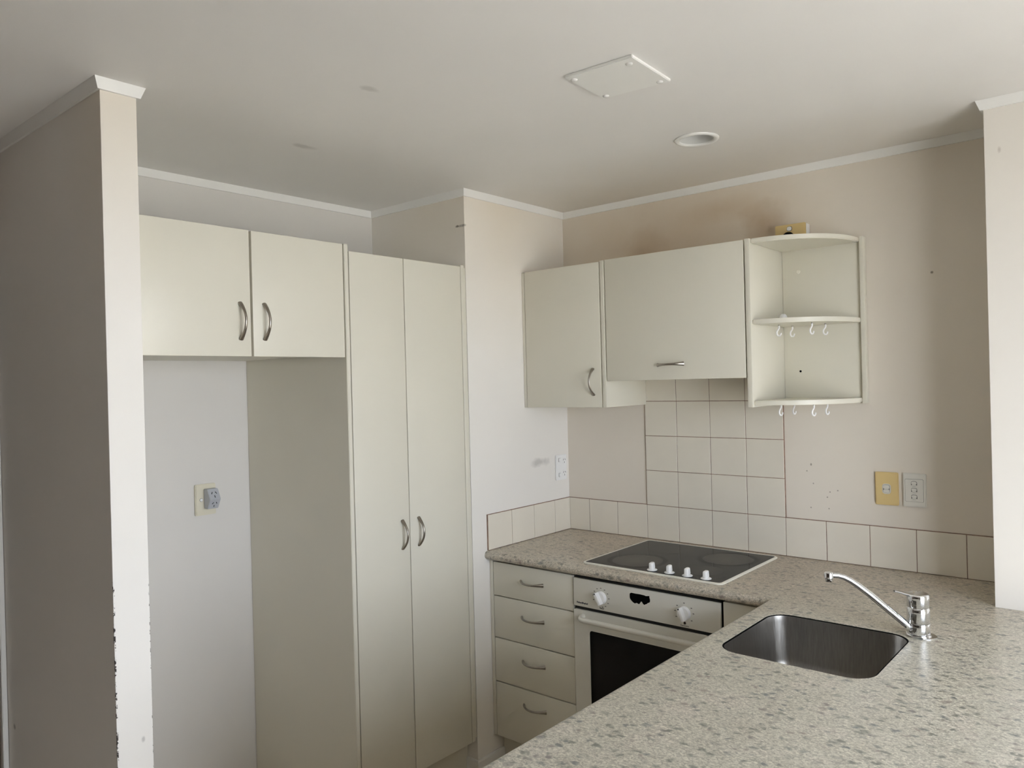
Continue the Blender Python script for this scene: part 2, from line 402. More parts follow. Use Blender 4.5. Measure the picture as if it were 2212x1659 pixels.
# ------------------------------------------------------------------ room shell
CZ = 2.38            # ceiling height
FX = -0.58           # back of the fridge recess
NY = -0.667          # face of the nib beside the pantry
PX, PY0, PY1 = 0.14, -2.12, -2.03     # end of the partition
RX, RY = 1.762, -0.308                # wing wall at the right
HX = -0.695          # wall with the hall door, far left
struct(box('floor', -2.3, 1.26, -7.5, 0.2, -0.06, 0.0, M_floor))
struct(box('floor_living', 1.26, WX+0.2, -7.5, 0.2, -0.06, 0.0, M_carpet))
bm = bmesh.new()
DLX, DLY, DLR = 0.990, -0.5865, 0.0715     # downlight
def ceil_loops(z):
    lo = [bm.verts.new((*p, z)) for p in ((-2.3, -7.5), (WX+0.2, -7.5), (WX+0.2, 0.2), (-2.3, 0.2))]
    li = [bm.verts.new((DLX+0.060*math.cos(2*PI*i/32), DLY+0.060*math.sin(2*PI*i/32), z)) for i in range(32)]
    es = [bm.edges.new((l[i], l[(i+1) % len(l)])) for l in (lo, li) for i in range(len(l))]
    bmesh.ops.triangle_fill(bm, edges=es, use_beauty=True); return lo, li
c0 = ceil_loops(CZ); c1 = ceil_loops(CZ+0.10)
for A_, B_ in zip(c0, c1):
    for i in range(len(A_)): bm.faces.new((A_[i], A_[(i+1) % len(A_)], B_[(i+1) % len(A_)], B_[i]))
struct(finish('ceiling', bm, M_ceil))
wall_back = struct(box('wall_back', 0.0, RX, 0.0, 0.12, 0.0, CZ, M_wall_back))
wall_left = struct(box('wall_left', FX-0.1, 0.0, NY, 0.12, 0.0, CZ, M_wall_left))
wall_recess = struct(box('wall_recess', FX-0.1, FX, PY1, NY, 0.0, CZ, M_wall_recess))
wall_part = struct(box('wall_partition', -2.20, PX, PY0, PY1, 0.0, CZ, M_wall_part, bev=0.0012, smooth=False))
wall_right = struct(box('wall_right', RX, WX, RY, 0.12, 0.0, CZ, M_wall_right, bev=0.0015, smooth=False))
struct(box('wall_rear', -2.3, WX+0.12, -7.6, -7.5, 0.0, CZ, M_rear))
# hall wall at the far left with its door
DY0, DY1, DZ = -2.97, -2.138, 2.02
struct(prism('wall_hall', [(-7.5, 0), (DY0, 0), (DY0, DZ), (DY1, DZ), (DY1, 0), (PY0, 0), (PY0, CZ), (-7.5, CZ)], 'x', HX-0.1, HX, M_rear))
d1 = struct(box('door_1', HX-0.90, HX-0.102, DY0-0.042, DY0-0.002, 0.005, DZ-0.004, M_trim, bev=0.002))
lathe('door_handle', [(0.0, 0.055), (0.022, 0.05), (0.026, 0.035), (0.012, 0.02), (0.012, 0.006), (0.026, 0.004), (0.026, 0.0)], (HX-0.84, DY0-0.002, 1.0), M_chrome, d1, axis=(0, 1, 0))
struct(box('wall_hallway', -2.30, -2.20, -7.5, 0.12, 0.0, CZ, M_rear))
struct(box('wall_hall_end', -2.20, FX-0.1, PY1+0.001, PY1+0.10, 0.0, CZ, M_rear))
arch = [(DY1+0.002, 0), (DY1+0.0165, 0), (DY1+0.0165, DZ+0.0165), (DY0-0.0165, DZ+0.0165), (DY0-0.0165, 0), (DY0-0.002, 0), (DY0-0.002, DZ+0.002), (DY1+0.002, DZ+0.002)]
struct(prism('trim_1', arch, 'x', HX+0.0005, HX+0.019, M_trim, bev=0.002))
# window wall
y0, y1, z0, z1 = WIN
bm = bmesh.new()
for a in ((WX, WX+0.12, -7.5, y0, 0, CZ), (WX, WX+0.12, y1, 0.12, 0, CZ), (WX, WX+0.12, y0, y1, 0, z0), (WX, WX+0.12, y0, y1, z1, CZ)):
    box_bm(*a, bm=bm)
bmesh.ops.remove_doubles(bm, verts=bm.verts, dist=1e-5)
struct(finish('wall_window', bm, M_wall))
win = bpy.data.objects.new('window_1', None); COL.objects.link(win); win.location = (WX+0.06, (y0+y1)/2, z0); WLOC['window_1'] = Vector(win.location); struct(win)
for nm, a in (('window_sill', (WX+0.03, WX+0.10, y0, y1, z0, z0+0.05)), ('window_head', (WX+0.03, WX+0.10, y0, y1, z1-0.05, z1)),
              ('window_jamb', (WX+0.03, WX+0.10, y0, y0+0.05, z0+0.05, z1-0.05)), ('window_jamb', (WX+0.03, WX+0.10, y1-0.05, y1, z0+0.05, z1-0.05)),
              ('window_mullion', (WX+0.035, WX+0.095, (y0+y1)/2-0.03, (y0+y1)/2+0.03, z0+0.05, z1-0.05))):
    box(nm, *a, M_alu, win, bev=0.002)
for ya, yb in ((y0+0.05, (y0+y1)/2-0.03), ((y0+y1)/2+0.03, y1-0.05)):
    box('pane', WX+0.062, WX+0.066, ya, yb, z0+0.05, z1-0.05, M_pane, win)
struct(box('ground', WX+0.2, WX+14, -16, 10, -0.2, -0.06, M_ground))

# cornices: splayed white strip, mitred round the corners
CPROF = [(0.0, -0.0275), (0.0075, -0.0275), (0.0175, 0.0), (0.0, 0.0)]
path = [((HX, PY0), None), ((PX, PY0), (0, -1)), ((PX, PY1), (1, 0)), ((FX, PY1), (0, 1)), ((FX, NY), (1, 0)), ((0, NY), (0, -1)),
        ((0, 0), (1, 0)), ((RX, 0), (0, -1)), ((RX, RY), (-1, 0)), ((WX, RY), (0, -1))]
nrm = [p[1] for p in path][1:]
for i in range(len(nrm)):
    a, b = Vector(path[i][0]), Vector(path[i+1][0]); n = Vector(nrm[i])
    na = n + (Vector(nrm[i-1]) if i > 0 else Vector((0, 0))); nb = n + (Vector(nrm[i+1]) if i+1 < len(nrm) else Vector((0, 0)))
    bm = bmesh.new(); ra = []; rb = []
    for d, h in CPROF:
        d = d+0.0003
        pa = a+na*d; pb = b+nb*d
        ra.append(bm.verts.new((pa.x, pa.y, CZ+h-0.0003))); rb.append(bm.verts.new((pb.x, pb.y, CZ+h-0.0003)))
    k = len(CPROF)
    for j in range(k): bm.faces.new((ra[j], ra[(j+1) % k], rb[(j+1) % k], rb[j]))
    bm.faces.new(ra); bm.faces.new(rb[::-1])
    struct(finish('trim_%d' % (i+2), bm, M_trim))
# skirting round the nib
bm = bmesh.new(); pr = [(0.0005, 0.0), (0.011, 0.0), (0.011, 0.060), (0.007, 0.066), (0.0005, 0.066)]
A, B, Cc = Vector((-0.06, NY)), Vector((0, NY)), Vector((0, -0.512))
rows = []
for p, n in ((A, Vector((0, -1))), (B, Vector((1, -1))), (Cc, Vector((1, 0)))):
    rows.append([bm.verts.new(((p+n*d).x, (p+n*d).y, h)) for d, h in pr])
for a, b in zip(rows, rows[1:]):
    for j in range(5): bm.faces.new((a[j], a[(j+1) % 5], b[(j+1) % 5], b[j]))
bm.faces.new(rows[0]); bm.faces.new(rows[-1][::-1])
struct(finish('baseboard_nib', bm, M_trim))

# ------------------------------------------------------------------ tiles
TP, J0 = 0.152, 0.1186          # pitch and first joint along the back wall
GAP = 0.0024
ZJ = [0.9008, 1.0478, 1.197, 1.347, 1.4965, 1.646]
TT = 0.0065
TMESH = {}
def tile(parent, axis, a, b, za, zb):
    """axis 'x': on the back wall (faces -y); 'y': on the left wall (faces +x)"""
    w_, h_ = b-a-GAP, zb-za-GAP
    key = (axis, round(w_, 4), round(h_, 4))
    if key not in TMESH:
        t = box_bm(-w_/2, w_/2, -TT/2, TT/2, -h_/2, h_/2, 0.0008, 1) if axis == 'x' else box_bm(-TT/2, TT/2, -w_/2, w_/2, -h_/2, h_/2, 0.0008, 1)
        me = bpy.data.meshes.new('tile'); t.to_mesh(me); t.free(); me.materials.append(M_tile); TMESH[key] = me
    c = ((a+b)/2, -0.001-TT/2, (za+zb)/2) if axis == 'x' else (0.001+TT/2, (a+b)/2, (za+zb)/2)
    c = (c[0]+random.uniform(-.0002, .0002), c[1]+random.uniform(-.0002, .0002), c[2])
    return link('tile', TMESH[key], M_tile, parent, c)
xs = [0.0075]+[J0+k*TP for k in range(11)]+[RX]
for a, b in zip(xs, xs[1:]): tile(wall_back, 'x', a, b, ZJ[0], ZJ[1])
for r in range(1, 5):
    for k in range(2, 6): tile(wall_back, 'x', J0+k*TP, J0+(k+1)*TP, ZJ[r], ZJ[r+1])
ys = [-0.5781, -0.4261, -0.2741, -0.1221, -0.0008]
for a, b in zip(ys, ys[1:]): tile(wall_left, 'y', a, b, ZJ[0], ZJ[1])
GT = 0.0052
prism('grout', [(0.0, 0.9003), (RX, 0.9003), (RX, 1.0488), (1.0320, 1.0488), (1.0320, 1.646), (0.4212, 1.646), (0.4212, 1.0488), (0.0, 1.0488)], 'y', -GT, -0.0002, M_grout, wall_back)
box('grout', 0.0002, GT, -0.5795, -0.0002, 0.9003, 1.0488, M_grout, wall_left)

# ------------------------------------------------------------------ pantry and fridge recess (left run, doors face +x at x = DX)
DX = 0.020; DT = 0.016
pantry = thing('pantry_cupboard', (-0.28, -0.99, 0.0), 'tall cream double-door pantry cupboard between fridge recess and wall nib', 'cupboard')
box('body', FX+0.002, DX-DT-0.012, -1.2685, -0.697, 0.157, 2.058, M_carc, pantry)
box('stile', DX-DT-0.002, DX-0.001, -0.7155, -0.6975, 0.160, 2.066, M_cab, pantry, bev=0.0012)
def leaf(parent, y0, y1, z0, z1, label=None):
    o = box('door', DX-DT, DX, y0, y1, z0, z1, M_cab, parent, bev=0.0022)
    if label: o['label'] = label
    return o
dl = leaf(pantry, -1.2672, -1.0205, 0.160, 2.060); dr = leaf(pantry, -1.0172, -0.7185, 0.160, 2.060)
bow_handle(dl, (DX, -1.055, 0.995), (DX, -1.055, 1.099), (1, 0, 0)); bow_handle(dr, (DX, -0.975, 0.995), (DX, -0.975, 1.099), (1, 0, 0))
box('scribe_strip', -0.020, -0.001, -0.6972, -0.6685, 0.160, 2.060, M_cab, pantry, bev=0.001)
box('kick_board', -0.075, -0.055, -1.2685, -0.669, 0.0, 0.1565, M_cab, pantry)
# tall side panel of the recess
bm = bmesh.new()
pl = [(DX, -1.2872), (DX, -1.2705), (FX+0.002, -1.2705), (FX+0.002, -1.311)]
va = [bm.verts.new((p[0], p[1], 0.0)) for p in pl]; vb = [bm.verts.new((p[0], p[1], 2.083)) for p in pl]
bm.faces.new(va); bm.faces.new(vb[::-1])
for i in range(4): bm.faces.new((va[i], va[(i+1) % 4], vb[(i+1) % 4], vb[i]))
bmesh.ops.recalc_face_normals(bm, faces=bm.faces)
bmesh.ops.bevel(bm, geom=[e for e in bm.edges if all(v.co.x > 0 for v in e.verts)], offset=0.0015, segments=2, affect='EDGES')
tag(finish('side_panel', bm, M_cab, smooth=True), 'full-height cream panel closing the right side of the fridge recess', 'panel')
over = thing('overhead_cupboard', (-0.28, -1.66, 1.69), 'wide cream two-door cupboard above the empty fridge recess', 'cupboard')
box('body', FX+0.002, DX-DT-0.002, PY1+0.002, -1.3135, 1.703, 2.079, M_carc, over)
dl = leaf(over, -2.022, -1.6455, 1.693, 2.081); dr = leaf(over, -1.6385, -1.2925, 1.693, 2.081)
bow_handle(dl, (DX, -1.680, 1.745), (DX, -1.680, 1.856), (1, 0, 0), sag=0.032); bow_handle(dr, (DX, -1.598, 1.746), (DX, -1.598, 1.857), (1, 0, 0), sag=0.032)
for y_ in (-1.80, -1.55):
    lathe('cover_cap', [(0.0, -0.002), (0.006, -0.0018), (0.008, 0.0)], (-0.12, y_, 1.703), M_white, over, n=16)

# ------------------------------------------------------------------ upper cupboards on the back wall (doors face -y at y = UY)
UY = -0.317
upl = thing('wall_cupboard', (0.21, -0.16, 1.482), 'narrow cream single-door wall cupboard in the corner, upright handle', 'cupboard')
box('filler_strip', 0.001, 0.0155, UY+0.002, UY+0.018, 1.481, 2.071, M_cab, upl, bev=0.001)
box('body', 0.001, 0.4125, UY+DT+0.012, -0.008, 1.484, 2.069, M_carc, upl)
dd = box('door', 0.0185, 0.4085, UY, UY+DT, 1.482, 2.073, M_cab, upl, bev=0.0024)
bow_handle(dd, (0.370, UY, 1.533), (0.368, UY, 1.640), (0, -1, 0), sag=0.032)
box('side_panel', 0.4135, 0.4320, UY, -0.008, 1.482, 2.076, M_cab, upl, bev=0.0015)
upr = thing('lift_up_cupboard', (0.73, -0.16, 1.588), 'wide cream lift-up cupboard over the hob with a level handle', 'cupboard')
box('body', 0.4335, 1.0235, UY+DT+0.012, -0.009, 1.592, 2.070, M_carc, upr)
dd = box('door', 0.4365, 1.0215, UY, UY+DT, 1.588, 2.077, M_cab, upr, bev=0.0024)
bow_handle(dd, (0.669, UY, 1.645), (0.779, UY, 1.647), (0, -1, 0), sag=0.030)
# corner shelf unit
SX0, SX1 = 1.0265, 1.0455
sh = thing('corner_shelf_unit', (1.18, -0.15, 1.483), 'open cream shelf unit with three rounded shelves at cupboard end', 'shelf unit')
box('side_panel', SX0, SX1, UY-0.001, -0.008, 1.483, 2.079, M_cab, sh, bev=0.0025)
box('back_panel', SX1+0.0005, 1.330, -0.018, -0.002, 1.486, 2.079, M_cab, sh, bev=0.001)
box('edge_post', 1.3275, 1.3435, -0.030, -0.002, 1.486, 2.081, M_cab, sh, bev=0.002)
def shelf(zt, hooks):
    rx, ry = 1.3265-SX1, 0.290
    pts = [(SX1+0.0006, -0.0186)]
    n = 24
    for i in range(n+1):
        a = PI/2*i/n; e = 0.92
        pts.append((SX1+0.0006+rx*math.sin(a)**e, -0.0186-ry*math.cos(a)**e))
    o = prism('shelf', pts, 'z', zt-0.0165, zt, M_cab, sh, bev=0.0028)
    for hx, hy, ang in hooks:
        zb = zt-0.0165
        q = []
        d = Vector((math.cos(ang), math.sin(ang), 0))
        for t in ((0, 0.0), (0, -0.010), (-0.0015, -0.014), (-0.0055, -0.019), (-0.0072, -0.025), (-0.0065, -0.031), (-0.003, -0.0355), (0.0015, -0.0358), (0.0048, -0.032), (0.0058, -0.0265)):
            q.append(Vector((hx, hy, zb))+d*t[0]*1.15+Vector((0, 0, t[1]*1.12)))
        h = tube('cup_hook', q, [0.0030]*7+[0.0029, 0.0027, 0.0022], M_white, o, up=(-d.y, d.x, 0), n=8)
        lathe('screw_eye', [(0.0, 0.0), (0.0032, 0.0), (0.0032, -0.004), (0.0, -0.004)], (hx, hy, zb), M_pewter, h, n=12)
    return o
HK = [(1.096, -0.192, 0.15), (1.106, -0.089, 0.1), (1.214, -0.195, 1.0), (1.227, -0.095, 0.5)]
shelf(2.0785, []); shelf(1.7925, HK)
shelf(1.5065, [(1.096, -0.192, 1.0), (1.106, -0.089, 1.2), (1.214, -0.195, 1.0), (1.227, -0.095, 1.1)])
lathe('cover_cap', [(0.0, 0.003), (0.0065, 0.002), (0.0078, 0.0)], (1.106, -0.018, 1.981), M_cab, sh, axis=(0, -1, 0), n=20)
lathe('screw_hole', [(0.0, 0.0004), (0.0042, 0.0004), (0.0042, 0.0)], (1.106, -0.018, 1.607), M_black, sh, axis=(0, -1, 0), n=16)
tag(lathe('plastic_knob', [(0.0, 0.0205), (0.005, 0.0200), (0.0095, 0.0165), (0.0125, 0.010), (0.0135, 0.0)], (1.1175, -0.205, 1.7925), M_white, n=24),
    'small white domed knob lying on the middle rounded shelf', 'knob')

# ------------------------------------------------------------------ base run under the hob (fronts face -y at y = BY)
BY = -0.570
dc = thing('drawer_unit', (0.215, -0.29, 0.0), 'cream base unit of four drawers beside the oven', 'drawer unit')
box('body', 0.002, 0.4285, BY+DT+0.034, -0.002, 0.142, 0.8605, M_carc, dc)
box('filler_strip', 0.0012, 0.0185, BY+0.001, BY+0.017, 0.138, 0.8600, M_cab, dc, bev=0.001)
zs = [(0.7195, 0.8560), (0.5465, 0.7155), (0.3655, 0.5425), (0.1385, 0.3615)]
hz = [0.7945, 0.650, 0.473, 0.298]
for (za, zb), h in zip(zs, hz):
    d = box('drawer', 0.0215, 0.4275, BY, BY+DT, za, zb, M_cab, dc, bev=0.0022)
    bow_handle(d, (0.169, BY, h), (0.282, BY, h), (0, -1, 0), sag=0.030)
box('kick_board', 0.002, 1.20, -0.508, -0.490, 0.0, 0.137, M_cab, dc)
# corner infill right of the oven
cc = thing('corner_unit', (1.12, -0.3, 0.138), 'cream corner base unit front between oven and peninsula', 'cabinet')
box('front_panel', 1.0345, 1.228, BY, BY+DT, 0.1385, 0.8560, M_cab, cc, bev=0.002)
box('body', 1.0345, 1.19, BY+DT+0.002, -0.002, 0.142, 0.8605, M_carc, cc)

# oven
ov = thing('wall_oven', (0.731, -0.3, 0.142), 'built-in off-white electric oven under the hob', 'oven')
OX0, OX1, OY = 0.4335, 1.0280, -0.577
box('body', OX0+0.002, OX1-0.002, OY+0.0105, -0.02, 0.142, 0.8575, M_dark, ov)
cp = box('control_panel', OX0, OX1, OY, OY+0.010, 0.7465, 0.8515, M_oven, ov, bev=0.002)
# dials
def oven_knob(x, z, ang, marks, caption):
    k = lathe('knob', [(0.0245, 0.0), (0.0245, 0.004), (0.0225, 0.009), (0.0215, 0.012), (0.0, 0.012)], (x, OY, z), M_white, cp, axis=(0, -1, 0), n=36)
    c, s = math.cos(ang), math.sin(ang)
    bmk = box_bm(-0.0075, 0.0075, -0.030, -0.011, -0.0235, 0.0235, 0.003, 2)
    for v in bmk.verts:
        X, Z = v.co.x, v.co.z
        if v.co.y < -0.02: X *= 0.8
        v.co = Vector((x+X*c-Z*s, OY+v.co.y, z+X*s+Z*c))
    g = finish('grip', bmk, M_white, k, smooth=True)
    px, pz = x-0.0195*s, z+0.0195*c
    lathe('pointer_dot', [(0.0, 0.0004), (0.0026, 0.0004), (0.0026, 0.0)], (px, OY-0.0298, pz), M_black, k, axis=(0, -1, 0), n=14)
    bm = bmesh.new()
    for a in marks:
        a = math.radians(a); mx, mz = x+0.0345*math.sin(a), z+0.0345*math.cos(a)
        box_bm(mx-0.0028, mx+0.0028, OY-0.0004, OY+0.0002, mz-0.0013, mz+0.0013, bm=bm)
    o = finish('dial_marks', bm, M_greyprint, cp); o['kind'] = 'stuff'
    return k
oven_knob(0.558, 0.794, math.radians(28), [-110, -82, -55, -28, 0, 28, 58, 88, 118, 146, 170], 'Timer')
oven_knob(0.896, 0.796, math.radians(20), [-118, -84, -50, 0, 52, 84, 128, 176], '')
text_mesh('lettering', 'Timer', 0.0085, (0.550, OY-0.0003, 0.7525), (1, 0, 0), (0, 0, 1), M_greyprint, cp)
lathe('indicator_light', [(0.0, 0.002), (0.004, 0.0015), (0.0048, 0.0)], (0.897, OY, 0.7625), simple('indicator_dark_red', (0.02, 0.004, 0.004), rough=0.2), cp, axis=(0, -1, 0), n=18)
text_mesh('lettering', 'Thermostat', 0.0068, (0.880, OY-0.0003, 0.7515), (1, 0, 0), (0, 0, 1), M_greyprint, cp)
text_mesh('lettering', 'Fisher|Paykel', 0.0095, (0.4485, OY-0.0003, 0.7580), (1, 0, 0), (0, 0, 1), M_navy, cp, depth=0.0005)
patch = [(0.682, 0.829), (0.688, 0.833), (0.706, 0.8325), (0.725, 0.833), (0.742, 0.832), (0.748, 0.8305), (0.762, 0.833), (0.7625, 0.826), (0.7645, 0.820), (0.764, 0.812), (0.760, 0.809),
         (0.755, 0.807), (0.751, 0.803), (0.744, 0.800), (0.741, 0.798), (0.736, 0.801), (0.731, 0.808), (0.727, 0.807), (0.724, 0.802), (0.720, 0.797), (0.714, 0.799), (0.709, 0.800), (0.703, 0.797), (0.697, 0.799), (0.691, 0.803), (0.684, 0.810), (0.682, 0.816)]
prism('display_window', patch, 'y', OY-0.0006, OY+0.0002, M_black, cp)['label'] = 'torn black patch over the missing clock display'
# door with window and bar
WZ0, WZ1, WX0, WX1 = 0.235, 0.6625, 0.5035, 0.958
bm = bmesh.new()
outer = rrect(OX0, OX1, 0.172, 0.7335, 0.004, 3); inner = rrect(WX0, WX1, WZ0, WZ1, 0.010, 5)
def loops(bm, y):
    lo = [bm.verts.new((p[0], y, p[1])) for p in outer]; li = [bm.verts.new((p[0], y, p[1])) for p in inner]
    eo = [bm.edges.new((lo[i], lo[(i+1) % len(lo)])) for i in range(len(lo))]; ei = [bm.edges.new((li[i], li[(i+1) % len(li)])) for i in range(len(li))]
    bmesh.ops.triangle_fill(bm, edges=eo+ei, use_beauty=True)
    return lo, li
l0, i0 = loops(bm, OY); l1, i1 = loops(bm, OY+0.010)
for A_, B_ in ((l0, l1), (i0, i1)):
    for i in range(len(A_)): bm.faces.new((A_[i], A_[(i+1) % len(A_)], B_[(i+1) % len(A_)], B_[i]))
door = finish('oven_door', bm, M_oven, ov)
prism('door_glass', rrect(WX0+0.0003, WX1-0.0003, WZ0+0.0003, WZ1-0.0003, 0.010, 5), 'y', OY+0.0012, OY+0.009, M_glass_black, door)
hp = [(0.476, OY+0.001, 0.7115), (0.4765, OY-0.012, 0.7110), (0.480, OY-0.024, 0.7095), (0.488, OY-0.032, 0.7085), (0.500, OY-0.035, 0.708)]
hp = hp+[(0.96, OY-0.035, 0.708), (0.972, OY-0.032, 0.7085), (0.980, OY-0.024, 0.7095), (0.9835, OY-0.012, 0.7110), (0.984, OY+0.001, 0.7115)]
tube('door_handle', hp, 0.0098, M_oven, door, up=(0, 0, 1), n=18)
box('vent_strip', OX0, OX1, OY+0.002, OY+0.010, 0.1425, 0.168, M_oven, ov, bev=0.002)

# ------------------------------------------------------------------ worktops
WT, WR = 0.035, 0.0175     # thickness, nose radius
def nose(c, d, z=0.9, n=10):
    """half-round nose points from the top arris over to the bottom: (offset along d, z)"""
    return [(c+d*WR*math.sin(PI*i/n), z-WR+WR*math.cos(PI*i/n)) for i in range(n+1)]
# hob run, with the hob cut-out kept solid (the hob sits on top)
YB = -0.0002
prof = nose(-0.5795, -1) + [(YB, 0.9-WT), (YB, 0.9)]
o = prism('worktop', prof, 'x', 0.0006, 1.2148, M_lam, smooth=True)
tag(o, 'mottled beige laminate worktop with rounded front holding the black hob', 'worktop')
# peninsula with the sink cut-out
PNX = 1.2155; PEX = 2.06; PYE = -2.02
SK = (1.2655, 1.6415, -1.110, -0.722, 0.060)     # sink opening x0 x1 y0 y1 r
bm = bmesh.new()
def pen_loops(z):
    outer = [(PNX, YB), (RX-0.0015, YB), (RX-0.0015, RY-0.0015), (PEX, RY-0.0015), (PEX, PYE), (PNX, PYE), (PNX, -0.5975)]
    inner = rrect(*SK[:4], SK[4], 10)
    lo = [bm.verts.new((p[0], p[1], z)) for p in outer]; li = [bm.verts.new((p[0], p[1], z)) for p in inner]
    es = [bm.edges.new((l[i], l[(i+1) % len(l)])) for l in (lo, li) for i in range(len(l))]
    bmesh.ops.triangle_fill(bm, edges=es, use_beauty=True)
    return lo, li
lo0, li0 = pen_loops(0.9); lo1, li1 = pen_loops(0.9-WT)
for i in range(len(li0)): j = (i+1) % len(li0); bm.faces.new((li0[i], li0[j], li1[j], li1[i]))
for i in (0, 1, 2, 3, 4, 6): j = (i+1) % 7; bm.faces.new((lo0[i], lo0[j], lo1[j], lo1[i]))
np_ = nose(PNX, -1)
ra = [lo0[6]]+[bm.verts.new((p[0], -0.5975, p[1])) for p in np_[1:-1]]+[lo1[6]]
rb = [lo0[5]]+[bm.verts.new((p[0], PYE, p[1])) for p in np_[1:-1]]+[lo1[5]]
for i in range(len(ra)-1): bm.faces.new((ra[i], ra[i+1], rb[i+1], rb[i]))
bm.faces.new(ra[::-1]); bm.faces.new(rb)
o = finish('worktop', bm, M_lam, smooth=True)
tag(o, 'large grey-green flecked peninsula worktop in the foreground with sink cut-out', 'worktop')
# base of the peninsula
pb = thing('peninsula_unit', (1.65, -1.5, 0.0), 'cream base unit carrying the peninsula worktop below the sink', 'cabinet')
box('side_panel', 1.232, 1.248, PYE+0.06, -0.572, 0.0, 0.8645, M_cab, pb)
box('back_panel', 1.985, 2.001, PYE+0.06, RY-0.004, 0.0, 0.8645, M_cab, pb)
box('end_panel', 1.249, 1.984, PYE+0.06, PYE+0.076, 0.0, 0.8645, M_cab, pb)
box('bottom_panel', 1.249, 1.984, PYE+0.077, RY-0.004, 0.10, 0.116, M_carc, pb)

# ------------------------------------------------------------------ sink
sk = thing('kitchen_sink', (1.4535, -0.916, 0.73), 'square stainless-steel single sink bowl set under the peninsula worktop', 'sink')
bm = bmesh.new()
def lp(ins, z, r, n=10):
    return [bm.verts.new((p[0], p[1], z)) for p in rrect(SK[0]+ins, SK[1]-ins, SK[2]+ins, SK[3]-ins, r, n)]
levels = [(0.0030, 0.8982, 0.058), (0.0034, 0.8950, 0.058), (0.0045, 0.880, 0.058), (0.011, 0.775, 0.058), (0.015, 0.756, 0.058), (0.024, 0.741, 0.056), (0.040, 0.732, 0.05), (0.062, 0.729, 0.04)]
rings = [lp(*l) for l in levels]
for a, b in zip(rings, rings[1:]):
    for i in range(len(a)): j = (i+1) % len(a); bm.faces.new((a[i], a[j], b[j], b[i]))
bm.faces.new(rings[-1])
bl = finish('bowl', bm, M_steel, sk, smooth=True)
lathe('drain', [(0.0, 0.0012), (0.020, 0.0012), (0.024, 0.0035), (0.038, 0.0035), (0.041, 0.0005)], (1.4535, -0.90, 0.729), M_chrome, sk, n=32)
bm = bmesh.new()
sa = rrect(SK[0]+0.0002, SK[1]-0.0002, SK[2]+0.0002, SK[3]-0.0002, SK[4], 10); sb = rrect(SK[0]+0.0040, SK[1]-0.0040, SK[2]+0.0040, SK[3]-0.0040, SK[4]-0.003, 10)
rr = [[bm.verts.new((p[0], p[1], z)) for p in pl] for pl, z in ((sa, 0.8990), (sb, 0.8984), (sb, 0.8972), (sa, 0.8960))]
for a, b in zip(rr, rr[1:]+rr[:1]):
    for i in range(len(a)): j = (i+1) % len(a); bm.faces.new((a[i], a[j], b[j], b[i]))
finish('rim_seal', bm, M_black, sk)

# ------------------------------------------------------------------ tap
tx, ty = 1.650, -0.710
tp = thing('mixer_tap', (tx, ty, 0.9), 'chrome single-lever kitchen mixer tap with long slanted spout beside sink', 'tap')
lathe('base_plate', [(0.0, 0.0), (0.0335, 0.0), (0.0335, 0.0012), (0.031, 0.0026), (0.0, 0.0026)], (tx+0.0085, ty+0.0065, 0.9003), M_chrome, tp, n=40)
lathe('base_ring', [(0.0, 0.0), (0.0295, 0.0), (0.0305, 0.002), (0.0295, 0.0045), (0.0270, 0.0055), (0.0, 0.0055)], (tx, ty, 0.9028), M_chrome, tp, n=40)
lathe('swivel_body', [(0.0, 0.0), (0.0275, 0.0), (0.0282, 0.001), (0.0282, 0.0270), (0.0276, 0.0280), (0.0, 0.0280)], (tx, ty, 0.9085), M_chrome, tp, n=48)
lathe('cartridge_body', [(0.0, 0.0), (0.0276, 0.0), (0.0282, 0.0008), (0.0280, 0.034), (0.0268, 0.0375), (0.0255, 0.040), (0.0, 0.040)], (tx, ty, 0.9372), M_chrome, tp, n=48)
lv = lathe('lever_cap', [(0.0, 0.0), (0.0262, 0.0), (0.0272, 0.0015), (0.0272, 0.0290), (0.0262, 0.0325), (0.0235, 0.0345), (0.0, 0.0365)], (tx, ty, 0.9780), M_chrome, tp, n=48)
sd = Vector((-0.800, -0.600, 0)).normalized()          # the spout and lever point this way
q = [Vector((tx, ty, 1.0085))+sd*a+Vector((0, 0, h)) for a, h in ((0.012, 0.0), (0.024, 0.0015), (0.034, 0.004), (0.044, 0.0070), (0.054, 0.0095), (0.0600, 0.0105))]
tube('lever', q, [0.0055, 0.0050, 0.0042, 0.0036, 0.0032, 0.0026], M_chrome, lv, up=(0, 0, 1), n=16, flat=[3.6, 3.6, 3.4, 3.0, 2.6, 2.0])
lathe('grub_screw', [(0.0, 0.0012), (0.0026, 0.001), (0.003, 0.0)], tuple(Vector((tx, ty, 0.994))+Vector((-0.32, -0.95, 0)).normalized()*0.0268), M_pewter, lv, axis=(-0.32, -0.95, 0), n=14)
sp = [(1.637, -0.7215, 0.9190), (1.612, -0.743, 0.9475), (1.583, -0.768, 0.9805), (1.555, -0.792, 1.0125), (1.531, -0.8125, 1.0375), (1.516, -0.8255, 1.0515), (1.503, -0.8365, 1.0605), (1.491, -0.8465, 1.0650), (1.477, -0.8585, 1.0665)]
tube('spout', sp, [0.0098, 0.0096, 0.0092, 0.0088, 0.0084, 0.0080, 0.0076, 0.0074, 0.0074], M_chrome, tp, up=(0, 0, 1), n=20, flat=0.95)
nz = lathe('nozzle', [(0.0, 0.0), (0.0098, 0.0), (0.0115, 0.0015), (0.0115, 0.0135), (0.0105, 0.0155), (0.0, 0.0155)], (1.4735, -0.8615, 1.0580), M_chrome, tp, n=32)
